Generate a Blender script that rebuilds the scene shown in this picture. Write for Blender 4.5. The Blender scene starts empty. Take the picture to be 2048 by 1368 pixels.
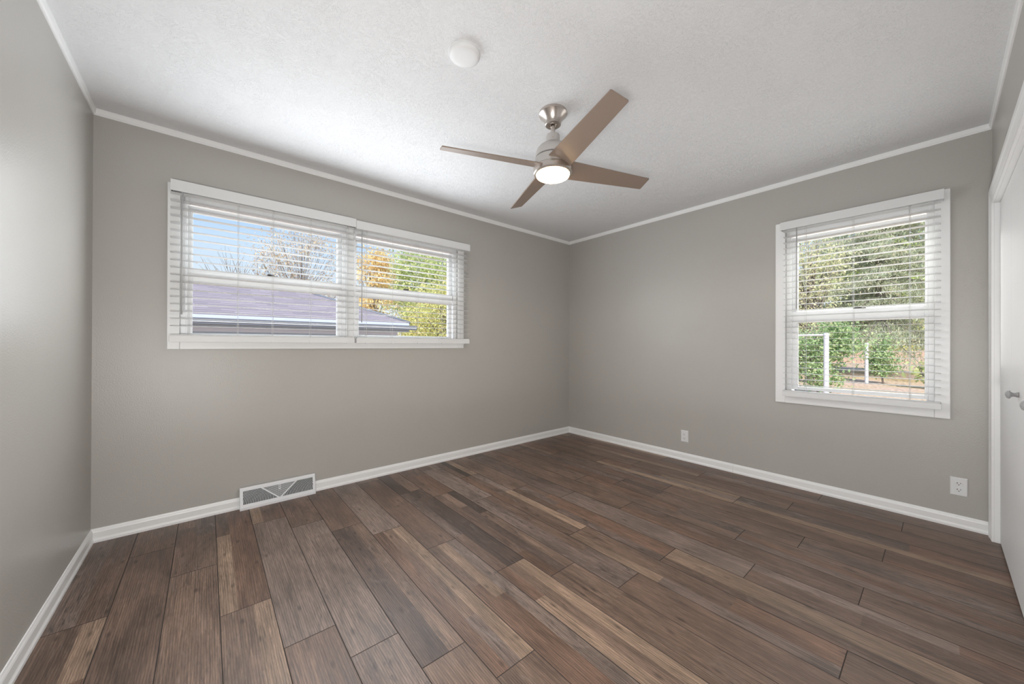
import bpy, bmesh, math, random
from mathutils import Vector, Matrix
random.seed(7)
SC = bpy.context.scene
COL = bpy.context.collection
PI = math.pi

# ------------------------------------------------------------------ camera
cam_d = bpy.data.cameras.new('camera')
cam = bpy.data.objects.new('camera', cam_d); COL.objects.link(cam)
cam_d.sensor_width = 36.0
cam_d.lens = 721.98 * 36.0 / 2048.0
cam_d.shift_y = (687.95 - 684.0) / 2048.0
cam_d.clip_start = 0.02
yaw, pitch, roll = 0.7013, 0.0027, 0.0032
fw = Vector((math.sin(yaw)*math.cos(pitch), math.cos(yaw)*math.cos(pitch), math.sin(pitch)))
rt = Vector((math.cos(yaw), -math.sin(yaw), 0)); up = rt.cross(fw)
r2 = math.cos(roll)*rt + math.sin(roll)*up; u2 = -math.sin(roll)*rt + math.cos(roll)*up
mw = Matrix((r2, u2, -fw)).transposed().to_4x4(); mw.translation = Vector((-3.5489, -3.0677, 1.1174))
cam.matrix_world = mw
SC.camera = cam

# ------------------------------------------------------------------ exposure, world, lights
SC.view_settings.view_transform = 'Standard'
SC.view_settings.look = 'None'
SC.view_settings.exposure = 0.0
SC.view_settings.gamma = 1.0
SC.view_settings.use_curve_mapping = False

wd = bpy.data.worlds.new('sky'); SC.world = wd; wd.use_nodes = True
nt = wd.node_tree; N = nt.nodes; Lk = nt.links
bg = N['Background']; bg.inputs[1].default_value = 1.0
tc = N.new('ShaderNodeTexCoord'); sx = N.new('ShaderNodeSeparateXYZ'); Lk.new(tc.outputs['Generated'], sx.inputs[0])
cr = N.new('ShaderNodeValToRGB'); Lk.new(sx.outputs[2], cr.inputs[0])
e = cr.color_ramp.elements
e[0].position = 0.0; e[0].color = (0.93, 0.96, 1.0, 1)
e[1].position = 0.60; e[1].color = (0.22, 0.42, 0.86, 1)
for p, c in ((0.12, (0.84, 0.92, 1.02, 1)), (0.22, (0.66, 0.83, 1.06, 1)), (0.30, (0.44, 0.67, 1.02, 1))):
    k = cr.color_ramp.elements.new(p); k.color = c
cn = N.new('ShaderNodeTexNoise'); cn.inputs['Scale'].default_value = 3.0; cn.inputs['Detail'].default_value = 6
mpn = N.new('ShaderNodeMapping'); mpn.inputs['Scale'].default_value = (1, 1, 4); Lk.new(tc.outputs['Generated'], mpn.inputs[0]); Lk.new(mpn.outputs[0], cn.inputs[0])
cm = N.new('ShaderNodeMapRange'); cm.inputs[1].default_value = 0.52; cm.inputs[2].default_value = 0.72; Lk.new(cn.outputs[0], cm.inputs[0])
cx = N.new('ShaderNodeMix'); cx.data_type = 'RGBA'; cx.inputs[7].default_value = (0.97, 0.98, 1.0, 1)
cs = N.new('ShaderNodeMath'); cs.operation = 'MULTIPLY'; cs.inputs[1].default_value = 0.6; Lk.new(cm.outputs[0], cs.inputs[0])
Lk.new(cs.outputs[0], cx.inputs[0]); Lk.new(cr.outputs[0], cx.inputs[6]); Lk.new(cx.outputs[2], bg.inputs[0])

def light(name, kind, loc, energy, color=(1, 1, 1), direction=None, **kw):
    d = bpy.data.lights.new(name, kind); d.energy = energy; d.color = color
    for k, v in kw.items(): setattr(d, k, v)
    o = bpy.data.objects.new(name, d); COL.objects.link(o); o.location = loc
    if direction is not None:
        o.rotation_euler = Vector(direction).to_track_quat('-Z', 'Z' if abs(direction[2]) < .9 else 'Y').to_euler()
    return o
light('sun', 'SUN', (-12, -9, 12), 6.5, (1.0, 0.93, 0.82), (0.60, 0.47, -0.64), angle=0.02)
# daylight at the two window openings: open sky above the yard, and its spread into the room past the blinds
light('skylight_on_double_window', 'AREA', (-2.67, 1.0, 2.75), 130, (0.90, 0.95, 1.0), (0, -1.0, -1.2), shape='RECTANGLE', size=2.2, size_y=0.9)
light('skylight_on_side_window', 'AREA', (1.0, -2.66, 2.65), 110, (1.0, 0.99, 0.96), (-1.0, 0, -1.2), shape='RECTANGLE', size=1.1, size_y=0.9)
light('daylight_at_double_window', 'AREA', (-2.67, -0.13, 1.62), 27, (0.90, 0.95, 1.0), (0, -1, 0), shape='RECTANGLE', size=1.95, size_y=0.85)
light('daylight_at_side_window', 'AREA', (-0.13, -2.66, 1.38), 2.4, (1.0, 0.99, 0.96), (-1, 0, 0), shape='RECTANGLE', size=0.75, size_y=1.25)
# the fan lamp's downward light
light('fan_lamp_light', 'SPOT', (-2.05, -1.648, 2.05), 15, (1.0, 0.94, 0.86), (0, 0, -1), spot_size=math.radians(176), spot_blend=0.25, shadow_soft_size=0.09)
# unseen fill lights added: a disc by the camera, a panel facing the ceiling
light('added_fill_by_camera', 'AREA', (-3.86, -3.14, 0.85), 36, (1.0, 0.995, 0.985), (0.72, 0.69, 0.0), shape='DISK', size=0.28)
light('added_ceiling_fill', 'AREA', (-2.1, -1.75, 0.45), 6.5, (1.0, 1.0, 1.0), (0, 0, 1), shape='RECTANGLE', size=3.4, size_y=2.7)

# ------------------------------------------------------------------ materials
def nodes(name):
    m = bpy.data.materials.new(name); m.use_nodes = True
    return m, m.node_tree.nodes, m.node_tree.links, m.node_tree.nodes['Principled BSDF']
def mat(name, col, rough=0.5, metal=0.0, spec=0.5, emit=None, estr=0, var=0.0, vscale=8, bump=0.0, bscale=200, bdist=0.001):
    m, n, l, b = nodes(name)
    b.inputs['Base Color'].default_value = (*col, 1); b.inputs['Roughness'].default_value = rough
    b.inputs['Metallic'].default_value = metal; b.inputs['Specular IOR Level'].default_value = spec
    if emit: b.inputs['Emission Color'].default_value = (*emit, 1); b.inputs['Emission Strength'].default_value = estr
    t = n.new('ShaderNodeTexCoord')
    if var:
        z = n.new('ShaderNodeTexNoise'); z.inputs['Scale'].default_value = vscale; z.inputs['Detail'].default_value = 5
        l.new(t.outputs['Object'], z.inputs[0])
        mx = n.new('ShaderNodeMix'); mx.data_type = 'RGBA'
        mx.inputs[6].default_value = (*[c*(1-var) for c in col], 1); mx.inputs[7].default_value = (*[min(1, c*(1+var)) for c in col], 1)
        l.new(z.outputs[0], mx.inputs[0]); l.new(mx.outputs[2], b.inputs['Base Color'])
    if bump:
        z = n.new('ShaderNodeTexNoise'); z.inputs['Scale'].default_value = bscale; z.inputs['Detail'].default_value = 3
        l.new(t.outputs['Object'], z.inputs[0])
        bp = n.new('ShaderNodeBump'); bp.inputs['Strength'].default_value = bump; bp.inputs['Distance'].default_value = bdist
        l.new(z.outputs[0], bp.inputs['Height']); l.new(bp.outputs[0], b.inputs['Normal'])
    return m
M = {}
M['wall'] = mat('greige_wall_paint', (0.455, 0.436, 0.406), 0.36, spec=0.5, var=0.03, vscale=3, bump=0.35, bscale=160, bdist=0.002)
M['trim'] = mat('white_trim_paint', (0.86, 0.86, 0.855), 0.35, var=0.02)
M['vinyl'] = mat('white_window_vinyl', (0.92, 0.92, 0.92), 0.35, var=0.01)
M['slat'] = mat('white_blind_slat', (0.74, 0.74, 0.735), 0.4, var=0.01)
M['cord'] = mat('white_cord', (0.74, 0.74, 0.72), 0.8, var=0.02)
M['wand'] = mat('grey_wand_plastic', (0.50, 0.50, 0.50), 0.3, var=0.02)
M['lock'] = mat('dark_latch_metal', (0.07, 0.06, 0.055), 0.4, var=0.05)
M['door'] = mat('white_door_paint', (0.80, 0.80, 0.80), 0.5, var=0.02, vscale=4, bump=0.1, bscale=60)
M['knob'] = mat('grey_knob', (0.36, 0.36, 0.36), 0.35, var=0.03)
M['plastic'] = mat('white_plastic', (0.76, 0.76, 0.76), 0.45, var=0.01)
M['slot'] = mat('dark_slot', (0.03, 0.03, 0.03), 0.6, var=0.05)
M['register'] = mat('white_register_enamel', (0.78, 0.79, 0.81), 0.35, var=0.02)
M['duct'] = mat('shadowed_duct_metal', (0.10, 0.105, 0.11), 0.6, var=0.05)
M['nickel'] = mat('brushed_nickel', (0.58, 0.53, 0.49), 0.28, metal=1.0, var=0.03, vscale=40)
M['nickel_satin'] = mat('satin_nickel_housing', (0.56, 0.535, 0.51), 0.42, metal=0.55, var=0.02)
M['blade'] = mat('taupe_blade', (0.265, 0.20, 0.16), 0.40, metal=0.15, var=0.03, vscale=20)
M['gap'] = mat('dark_gap', (0.04, 0.03, 0.025), 0.6, var=0.05)
M['bowl'] = mat('lit_frosted_glass', (0.9, 0.88, 0.82), 0.4, emit=(1.0, 0.72, 0.38), estr=28, var=0.01)

def ceiling_mat():
    m, n, l, b = nodes('stomped_ceiling_texture')
    b.inputs['Base Color'].default_value = (0.74, 0.74, 0.745, 1); b.inputs['Roughness'].default_value = 0.7; b.inputs['Specular IOR Level'].default_value = 0.3
    t = n.new('ShaderNodeTexCoord')
    z = n.new('ShaderNodeTexNoise'); z.inputs['Scale'].default_value = 34; z.inputs['Detail'].default_value = 2; z.inputs['Distortion'].default_value = 2.6
    l.new(t.outputs['Object'], z.inputs[0])
    # ridges: thin worm-like lines where the noise crosses its middle value
    s = n.new('ShaderNodeMath'); s.operation = 'SUBTRACT'; s.inputs[1].default_value = 0.5; l.new(z.outputs[0], s.inputs[0])
    a = n.new('ShaderNodeMath'); a.operation = 'ABSOLUTE'; l.new(s.outputs[0], a.inputs[0])
    r = n.new('ShaderNodeMapRange'); r.inputs[1].default_value = 0.0; r.inputs[2].default_value = 0.035; r.inputs[3].default_value = 1; r.inputs[4].default_value = 0
    l.new(a.outputs[0], r.inputs[0])
    z2 = n.new('ShaderNodeTexNoise'); z2.inputs['Scale'].default_value = 7; l.new(t.outputs['Object'], z2.inputs[0])
    mr = n.new('ShaderNodeMapRange'); mr.inputs[1].default_value = 0.36; mr.inputs[2].default_value = 0.66; mr.inputs[3].default_value = 0.4; l.new(z2.outputs[0], mr.inputs[0])
    mu = n.new('ShaderNodeMath'); mu.operation = 'MULTIPLY'; l.new(r.outputs[0], mu.inputs[0]); l.new(mr.outputs[0], mu.inputs[1])
    z3 = n.new('ShaderNodeTexNoise'); z3.inputs['Scale'].default_value = 90; z3.inputs['Detail'].default_value = 2; l.new(t.outputs['Object'], z3.inputs[0])
    ad = n.new('ShaderNodeMath'); ad.operation = 'MULTIPLY_ADD'; ad.inputs[1].default_value = 0.5; l.new(z3.outputs[0], ad.inputs[0]); l.new(mu.outputs[0], ad.inputs[2])
    bp = n.new('ShaderNodeBump'); bp.inputs['Strength'].default_value = 0.5; bp.inputs['Distance'].default_value = 0.0032
    l.new(ad.outputs[0], bp.inputs['Height']); l.new(bp.outputs[0], b.inputs['Normal'])
    return m
M['ceiling'] = ceiling_mat()

def floor_mat():
    m, n, l, b = nodes('multi_strip_wood_planks')
    tone = n.new('ShaderNodeVertexColor'); tone.layer_name = 'tone'
    ue = n.new('ShaderNodeUVMap'); ue.uv_map = 'edge'
    ug = n.new('ShaderNodeUVMap'); ug.uv_map = 'grain'
    def mth(op, a, bb=None, c=None):
        k = n.new('ShaderNodeMath'); k.operation = op
        for i, v in enumerate((a, bb, c)):
            if v is None: continue
            if isinstance(v, (int, float)): k.inputs[i].default_value = v
            else: l.new(v, k.inputs[i])
        return k.outputs[0]
    def noise(scale, det, dist=0.0, rough=0.5):
        mp = n.new('ShaderNodeMapping'); mp.inputs['Scale'].default_value = scale; l.new(ug.outputs[0], mp.inputs[0])
        k = n.new('ShaderNodeTexNoise'); k.inputs['Scale'].default_value = 1; k.inputs['Detail'].default_value = det
        k.inputs['Distortion'].default_value = dist; k.inputs['Roughness'].default_value = rough
        l.new(mp.outputs[0], k.inputs[0]); return k.outputs[0]
    def rng(v, a, bb, c, d):
        k = n.new('ShaderNodeMapRange'); l.new(v, k.inputs[0])
        for i, x in enumerate((a, bb, c, d)): k.inputs[i+1].default_value = x
        return k.outputs[0]
    def mix(f, a, bb, mode='MIX'):
        k = n.new('ShaderNodeMix'); k.data_type = 'RGBA'; k.blend_type = mode
        if isinstance(f, (int, float)): k.inputs[0].default_value = f
        else: l.new(f, k.inputs[0])
        for i, v in ((6, a), (7, bb)):
            if isinstance(v, tuple): k.inputs[i].default_value = v
            else: l.new(v, k.inputs[i])
        return k.outputs[2]
    g1 = noise((115, 4.5, 1), 7, 0.9, 0.66)          # grain streaks along the board
    g2 = noise((620, 22, 1), 3, 0.3, 0.6)          # fine pores
    g3 = noise((9, 2.2, 1), 5, 0.8, 0.55)          # large blotches
    g4 = noise((22, 5, 1), 6, 1.5, 0.65)           # worn patches
    f1 = rng(g1, 0.3, 0.7, 0.52, 1.46); f2 = rng(g2, 0.3, 0.7, 0.72, 1.28); f3 = rng(g3, 0.3, 0.7, 0.68, 1.30)
    tot = mth('MULTIPLY', mth('MULTIPLY', f1, f2), f3)
    # ring grain (cathedral figure)
    mpw = n.new('ShaderNodeMapping'); mpw.inputs['Scale'].default_value = (26, 1.6, 1); l.new(ug.outputs[0], mpw.inputs[0])
    wv = n.new('ShaderNodeTexWave'); wv.inputs['Scale'].default_value = 1.5; wv.inputs['Distortion'].default_value = 7; wv.inputs['Detail'].default_value = 3; wv.inputs['Detail Scale'].default_value = 0.8
    l.new(mpw.outputs[0], wv.inputs[0])
    tot = mth('MULTIPLY', tot, rng(wv.outputs['Fac'], 0, 0.6, 0.74, 1.07))
    # knots
    vo = n.new('ShaderNodeTexVoronoi'); vo.inputs['Scale'].default_value = 1; vo.inputs['Randomness'].default_value = 1; vo.voronoi_dimensions = '2D'
    mpk = n.new('ShaderNodeMapping'); mpk.inputs['Scale'].default_value = (6.5, 2.4, 1); l.new(ug.outputs[0], mpk.inputs[0]); l.new(mpk.outputs[0], vo.inputs[0])
    tot = mth('MULTIPLY', tot, rng(vo.outputs['Distance'], 0.015, 0.065, 0.5, 1.0))
    vs = n.new('ShaderNodeVectorMath'); vs.operation = 'SCALE'; l.new(tone.outputs[0], vs.inputs[0]); l.new(tot, vs.inputs[3])
    worn = rng(g4, 0.55, 0.70, 0, 0.75)
    wa = mth('MULTIPLY', worn, tone.outputs['Alpha'])
    c1 = mix(wa, vs.outputs[0], (0.262, 0.212, 0.186, 1))
    g5 = noise((22, 4.5, 7.7), 6, 2.2, 0.7)
    dk = mth('MULTIPLY', rng(g5, 0.54, 0.70, 0, 0.85), mth('ADD', mth('MULTIPLY', tone.outputs['Alpha'], 0.7), 0.3))
    c2 = mix(dk, c1, (0.038, 0.030, 0.027, 1))
    # seams of the click boards
    se = n.new('ShaderNodeSeparateXYZ'); l.new(ue.outputs[0], se.inputs[0])
    mn = mth('MINIMUM', se.outputs[0], se.outputs[1])
    seam = rng(mn, 0.0008, 0.0022, 1, 0)
    c3 = mix(seam, c2, (0.018, 0.012, 0.010, 1))
    l.new(c3, b.inputs['Base Color'])
    rr = mth('ADD', rng(g1, 0.3, 0.7, 0.36, 0.48), mth('MULTIPLY', seam, 0.3)); l.new(rr, b.inputs['Roughness'])
    b.inputs['Specular IOR Level'].default_value = 0.5
    bp = n.new('ShaderNodeBump'); bp.inputs['Strength'].default_value = 0.35; bp.inputs['Distance'].default_value = 0.0012
    hh = mth('SUBTRACT', mth('ADD', g2, mth('MULTIPLY', g1, 0.5)), mth('MULTIPLY', seam, 2.0)); l.new(hh, bp.inputs['Height']); l.new(bp.outputs[0], b.inputs['Normal'])
    return m
M['floor'] = floor_mat()

def glass_mat():
    m, n, l, b = nodes('window_glass'); n.remove(b)
    tr = n.new('ShaderNodeBsdfTransparent'); tr.inputs[0].default_value = (0.97, 0.985, 0.98, 1)
    gl = n.new('ShaderNodeBsdfGlossy'); gl.inputs['Roughness'].default_value = 0.02
    fr = n.new('ShaderNodeFresnel'); fr.inputs[0].default_value = 1.16
    mx = n.new('ShaderNodeMixShader'); l.new(fr.outputs[0], mx.inputs[0]); l.new(tr.outputs[0], mx.inputs[1]); l.new(gl.outputs[0], mx.inputs[2])
    l.new(mx.outputs[0], n['Material Output'].inputs[0]); return m
M['glass'] = glass_mat()

def leaf_mat(name, cols, trans=0.35):
    m, n, l, b = nodes(name); n.remove(b)
    g = n.new('ShaderNodeNewGeometry'); r = n.new('ShaderNodeValToRGB'); l.new(g.outputs['Random Per Island'], r.inputs[0])
    r.color_ramp.elements[0].color = (*cols[0], 1); r.color_ramp.elements[1].color = (*cols[-1], 1)
    for i, c in enumerate(cols[1:-1]): r.color_ramp.elements.new((i+1)/(len(cols)-1)).color = (*c, 1)
    d = n.new('ShaderNodeBsdfDiffuse'); t = n.new('ShaderNodeBsdfTranslucent')
    l.new(r.outputs[0], d.inputs[0]); l.new(r.outputs[0], t.inputs[0])
    mx = n.new('ShaderNodeMixShader'); mx.inputs[0].default_value = trans
    l.new(d.outputs[0], mx.inputs[1]); l.new(t.outputs[0], mx.inputs[2]); l.new(mx.outputs[0], n['Material Output'].inputs[0]); return m
M['leaf_spruce'] = leaf_mat('spruce_needles', [(0.34, 0.40, 0.27), (0.55, 0.60, 0.46), (0.66, 0.72, 0.58), (0.74, 0.66, 0.50)], 0.45)
M['leaf_yellow'] = leaf_mat('yellow_green_leaves', [(0.40, 0.52, 0.22), (0.88, 0.80, 0.34), (0.66, 0.72, 0.36), (0.92, 0.74, 0.42)], 0.45)
M['leaf_orange'] = leaf_mat('orange_autumn_leaves', [(0.78, 0.56, 0.30), (0.92, 0.74, 0.40), (0.86, 0.80, 0.52)], 0.45)
M['leaf_green'] = leaf_mat('pale_green_leaves', [(0.40, 0.50, 0.20), (0.62, 0.70, 0.36), (0.80, 0.78, 0.45)], 0.45)
M['leaf_shrub'] = leaf_mat('shrub_leaves', [(0.22, 0.34, 0.16), (0.38, 0.52, 0.28), (0.60, 0.66, 0.38)])
M['leaf_pale'] = leaf_mat('pale_sunlit_leaves', [(0.50, 0.55, 0.34), (0.74, 0.75, 0.50), (0.86, 0.80, 0.56)], 0.45)
M['leaf_pinkish'] = leaf_mat('sparse_tan_leaves', [(0.60, 0.48, 0.42), (0.72, 0.62, 0.52), (0.78, 0.66, 0.40)])
M['bark'] = mat('grey_bark', (0.24, 0.21, 0.20), 0.9, var=0.3, vscale=20)
M['galv'] = mat('pale_galvanised_steel', (0.58, 0.59, 0.64), 0.5, var=0.04)
M['farwood'] = mat('weathered_fence_boards', (0.50, 0.36, 0.30), 0.9, var=0.2, vscale=3)
M['fascia'] = mat('pale_blue_fascia_paint', (0.62, 0.66, 0.80), 0.5, var=0.03)
M['gutter'] = mat('dark_grey_gutter', (0.17, 0.19, 0.24), 0.5, var=0.05)
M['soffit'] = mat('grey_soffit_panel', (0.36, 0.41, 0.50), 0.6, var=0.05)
M['gwhite'] = mat('white_gutter_lip', (0.80, 0.82, 0.86), 0.5, var=0.02)

def stripes(name, base, dark, scale, axis, width, var=0.12):
    m, n, l, b = nodes(name); b.inputs['Roughness'].default_value = 0.85
    t = n.new('ShaderNodeTexCoord'); s = n.new('ShaderNodeSeparateXYZ'); l.new(t.outputs['Object'], s.inputs[0])
    a = n.new('ShaderNodeMath'); a.operation = 'MULTIPLY'; a.inputs[1].default_value = scale; l.new(s.outputs[axis], a.inputs[0])
    f = n.new('ShaderNodeMath'); f.operation = 'FRACT'; l.new(a.outputs[0], f.inputs[0])
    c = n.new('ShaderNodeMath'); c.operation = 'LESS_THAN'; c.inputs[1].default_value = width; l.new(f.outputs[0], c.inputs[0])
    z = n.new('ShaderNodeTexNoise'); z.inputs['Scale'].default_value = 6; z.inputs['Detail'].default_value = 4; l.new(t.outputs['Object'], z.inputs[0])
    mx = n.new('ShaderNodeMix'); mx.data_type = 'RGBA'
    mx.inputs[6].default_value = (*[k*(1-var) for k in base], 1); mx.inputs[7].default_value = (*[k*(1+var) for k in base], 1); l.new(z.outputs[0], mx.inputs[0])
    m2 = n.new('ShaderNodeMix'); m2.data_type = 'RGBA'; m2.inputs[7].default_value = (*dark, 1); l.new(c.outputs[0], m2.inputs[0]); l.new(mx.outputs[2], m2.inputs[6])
    l.new(m2.outputs[2], b.inputs['Base Color']); return m
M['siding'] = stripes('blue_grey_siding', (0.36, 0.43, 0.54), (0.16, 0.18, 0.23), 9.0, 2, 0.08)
def shingle_mat():
    m, n, l, b = nodes('mauve_grey_shingles'); b.inputs['Roughness'].default_value = 0.9
    t = n.new('ShaderNodeTexCoord')
    k = n.new('ShaderNodeTexBrick'); k.inputs['Scale'].default_value = 1; k.inputs['Brick Width'].default_value = 0.42; k.inputs['Row Height'].default_value = 0.16; k.inputs['Mortar Size'].default_value = 0.0
    k.inputs[1].default_value = (0.36, 0.315, 0.35, 1); k.inputs[2].default_value = (0.27, 0.235, 0.27, 1)
    l.new(t.outputs['Object'], k.inputs[0])
    s_ = n.new('ShaderNodeSeparateXYZ'); l.new(t.outputs['Object'], s_.inputs[0])
    d_ = n.new('ShaderNodeMath'); d_.operation = 'DIVIDE'; d_.inputs[1].default_value = 0.16; l.new(s_.outputs[1], d_.inputs[0])
    f_ = n.new('ShaderNodeMath'); f_.operation = 'FRACT'; l.new(d_.outputs[0], f_.inputs[0])
    c_ = n.new('ShaderNodeMath'); c_.operation = 'LESS_THAN'; c_.inputs[1].default_value = 0.13; l.new(f_.outputs[0], c_.inputs[0])
    mx = n.new('ShaderNodeMix'); mx.data_type = 'RGBA'; mx.inputs[7].default_value = (0.11, 0.095, 0.125, 1)
    l.new(c_.outputs[0], mx.inputs[0]); l.new(k.outputs[0], mx.inputs[6]); l.new(mx.outputs[2], b.inputs['Base Color']); return m
M['shingle'] = shingle_mat()
def lawn_mat():
    m, n, l, b = nodes('dry_leafy_lawn'); b.inputs['Roughness'].default_value = 0.95; b.inputs['Specular IOR Level'].default_value = 0.1
    t = n.new('ShaderNodeTexCoord')
    z1 = n.new('ShaderNodeTexNoise'); z1.inputs['Scale'].default_value = 0.5; z1.inputs['Detail'].default_value = 6; l.new(t.outputs['Object'], z1.inputs[0])
    z2 = n.new('ShaderNodeTexNoise'); z2.inputs['Scale'].default_value = 14; z2.inputs['Detail'].default_value = 5; l.new(t.outputs['Object'], z2.inputs[0])
    r1 = n.new('ShaderNodeValToRGB'); l.new(z1.outputs[0], r1.inputs[0])
    r1.color_ramp.elements[0].position = 0.35; r1.color_ramp.elements[0].color = (0.56, 0.42, 0.24, 1)
    r1.color_ramp.elements[1].position = 0.62; r1.color_ramp.elements[1].color = (0.62, 0.46, 0.38, 1)
    mx = n.new('ShaderNodeMix'); mx.data_type = 'RGBA'; mx.blend_type = 'MULTIPLY'; mx.inputs[0].default_value = 1
    r2 = n.new('ShaderNodeMapRange'); r2.inputs[1].default_value = 0.3; r2.inputs[2].default_value = 0.7; r2.inputs[3].default_value = 0.55; r2.inputs[4].default_value = 1.3; l.new(z2.outputs[0], r2.inputs[0])
    l.new(r1.outputs[0], mx.inputs[6]); l.new(r2.outputs[0], mx.inputs[7]); l.new(mx.outputs[2], b.inputs['Base Color']); return m
M['lawn'] = lawn_mat()

# ------------------------------------------------------------------ mesh helpers
class MB:
    def __init__(s): s.v = []; s.f = []; s.sm = []
    def add(s, vs, fs, smooth=False):
        o = len(s.v); s.v += [tuple(v) for v in vs]; s.f += [tuple(i+o for i in f) for f in fs]; s.sm += [smooth]*len(fs); return s
    def box(s, x0, x1, y0, y1, z0, z1):
        return s.hexa([(x0,y0,z0),(x1,y0,z0),(x1,y1,z0),(x0,y1,z0)], [(x0,y0,z1),(x1,y0,z1),(x1,y1,z1),(x0,y1,z1)])
    def hexa(s, b, t):
        return s.add(list(b)+list(t), [(3,2,1,0),(4,5,6,7),(0,1,5,4),(1,2,6,5),(2,3,7,6),(3,0,4,7)])
    def prism(s, a, b, smooth=False):         # two matching polygon loops
        n = len(a)
        return s.add(list(a)+list(b), [tuple(range(n-1,-1,-1)), tuple(range(n,2*n))]+[(i,(i+1)%n,n+(i+1)%n,n+i) for i in range(n)], smooth)
    def tube(s, p0, p1, r0, r1=None, n=8, cap=True):
        r1 = r0 if r1 is None else r1
        p0 = Vector(p0); p1 = Vector(p1); d = (p1-p0).normalized()
        a = d.orthogonal().normalized(); b = d.cross(a)
        vs = [p0+r0*(math.cos(2*PI*i/n)*a+math.sin(2*PI*i/n)*b) for i in range(n)]+[p1+r1*(math.cos(2*PI*i/n)*a+math.sin(2*PI*i/n)*b) for i in range(n)]
        fs = [(i,(i+1)%n,n+(i+1)%n,n+i) for i in range(n)]
        o = len(s.v); s.add(vs, fs, True)
        if cap: s.f += [tuple(o+i for i in range(n-1,-1,-1)), tuple(o+n+i for i in range(n))]; s.sm += [False, False]
        return s
    def lathe(s, prof, c=(0,0,0), axis='z', n=48):
        vs = []; fs = []
        for r, h in prof:
            for i in range(n):
                t = 2*PI*i/n; a, b = r*math.cos(t), r*math.sin(t)
                vs.append({'z': (c[0]+a, c[1]+b, c[2]+h), 'y': (c[0]+a, c[1]+h, c[2]+b), 'x': (c[0]+h, c[1]+a, c[2]+b)}[axis])
        for k in range(len(prof)-1):
            for i in range(n): fs.append((k*n+i, k*n+(i+1)%n, (k+1)*n+(i+1)%n, (k+1)*n+i))
        o = len(s.v); s.add(vs, fs, True); m = (len(prof)-1)*n
        s.f += [tuple(o+i for i in range(n-1,-1,-1)), tuple(o+m+i for i in range(n))]; s.sm += [False, False]
        return s
    def build(s, name, m, parent=None, off=None, bevel=0.0, fix=True, sharp=35):
        off = Vector(off) if off is not None else (Vector(parent['_w']) if parent is not None else Vector((0,0,0)))
        me = bpy.data.meshes.new(name); me.from_pydata([tuple(Vector(v)-off) for v in s.v], [], s.f)
        me.polygons.foreach_set('use_smooth', s.sm)
        if fix:
            bm = bmesh.new(); bm.from_mesh(me); bmesh.ops.recalc_face_normals(bm, faces=bm.faces)
            for e_ in bm.edges:
                if len(e_.link_faces) == 2 and e_.calc_face_angle(0) > math.radians(sharp): e_.smooth = False
            bm.to_mesh(me); bm.free()
        me.materials.append(m)
        o = bpy.data.objects.new(name, me); COL.objects.link(o)
        if parent is not None: o.parent = parent
        else: o.location = off
        if bevel:
            bv = o.modifiers.new('bevel', 'BEVEL'); bv.width = bevel; bv.segments = 2; bv.limit_method = 'ANGLE'; bv.angle_limit = math.radians(40)
        o['_w'] = tuple(off)
        return o
def tag(o, label=None, cat=None, group=None, kind=None):
    if label: o['label'] = label
    if cat: o['category'] = cat
    if group: o['group'] = group
    if kind: o['kind'] = kind
    return o
def thing(name, loc, label, cat, group=None, kind=None):
    o = bpy.data.objects.new(name, None); COL.objects.link(o); o.location = loc; o.empty_display_size = 0.1
    o['_w'] = tuple(loc); return tag(o, label, cat, group, kind)
def struct(name, mb, m, label, cat, bevel=0.0, parent=None, off=None):
    o = mb.build(name, m, parent, off, bevel)
    if parent is None: tag(o, label, cat, None, 'structure')
    return o
def dup(o, parent, loc, name=None):
    c = o.copy(); COL.objects.link(c); c.parent = parent; c.location = loc
    return c

# ------------------------------------------------------------------ room shell  (corner of back and right walls = origin)
LX, WY, H = -4.043, -3.270, 2.44
TW = 0.16
WA = (-3.68, -1.665, 1.148, 2.060)          # opening of the double window in the back wall: x0 x1 z0 z1
WB = (-3.047, -2.271, 0.730, 2.037)         # opening of the side window in the right wall: y0 y1 z0 z1
CL = (-2.060, -0.110, 1.940)                # closet opening in the front wall: x0 x1 top

w = MB(); x0, x1, z0, z1 = WA
w.box(LX, x0, 0, TW, 0, H); w.box(x1, 0, 0, TW, 0, H); w.box(x0, x1, 0, TW, 0, z0); w.box(x0, x1, 0, TW, z1, H)
struct('wall_back', w, M['wall'], 'long greige painted wall with the wide double window', 'wall')
w = MB(); y0, y1, z0, z1 = WB
w.box(0, TW, WY, y0, 0, H); w.box(0, TW, y1, TW, 0, H); w.box(0, TW, y0, y1, 0, z0); w.box(0, TW, y0, y1, z1, H)
struct('wall_right', w, M['wall'], 'greige painted wall with the single window and two outlets', 'wall')
struct('wall_left', MB().box(LX-TW, LX, WY-0.9, TW, 0, H), M['wall'], 'blank greige painted wall at the left edge', 'wall')
w = MB(); x0, x1, zt = CL
w.box(LX, x0, WY-0.12, WY, 0, H); w.box(x1, TW, WY-0.12, WY, 0, H); w.box(x0, x1, WY-0.12, WY, zt, H)
w.box(LX, TW, WY-0.9, WY-0.78, 0, H); w.box(0, TW, WY-0.78, WY-0.12, 0, H)
struct('wall_front', w, M['wall'], 'greige wall above and around the closet doors at the right edge', 'wall')
struct('ceiling', MB().box(LX-TW, TW, WY-0.9, TW, H, H+0.12), M['ceiling'], 'white stomp-textured ceiling', 'ceiling')

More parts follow.
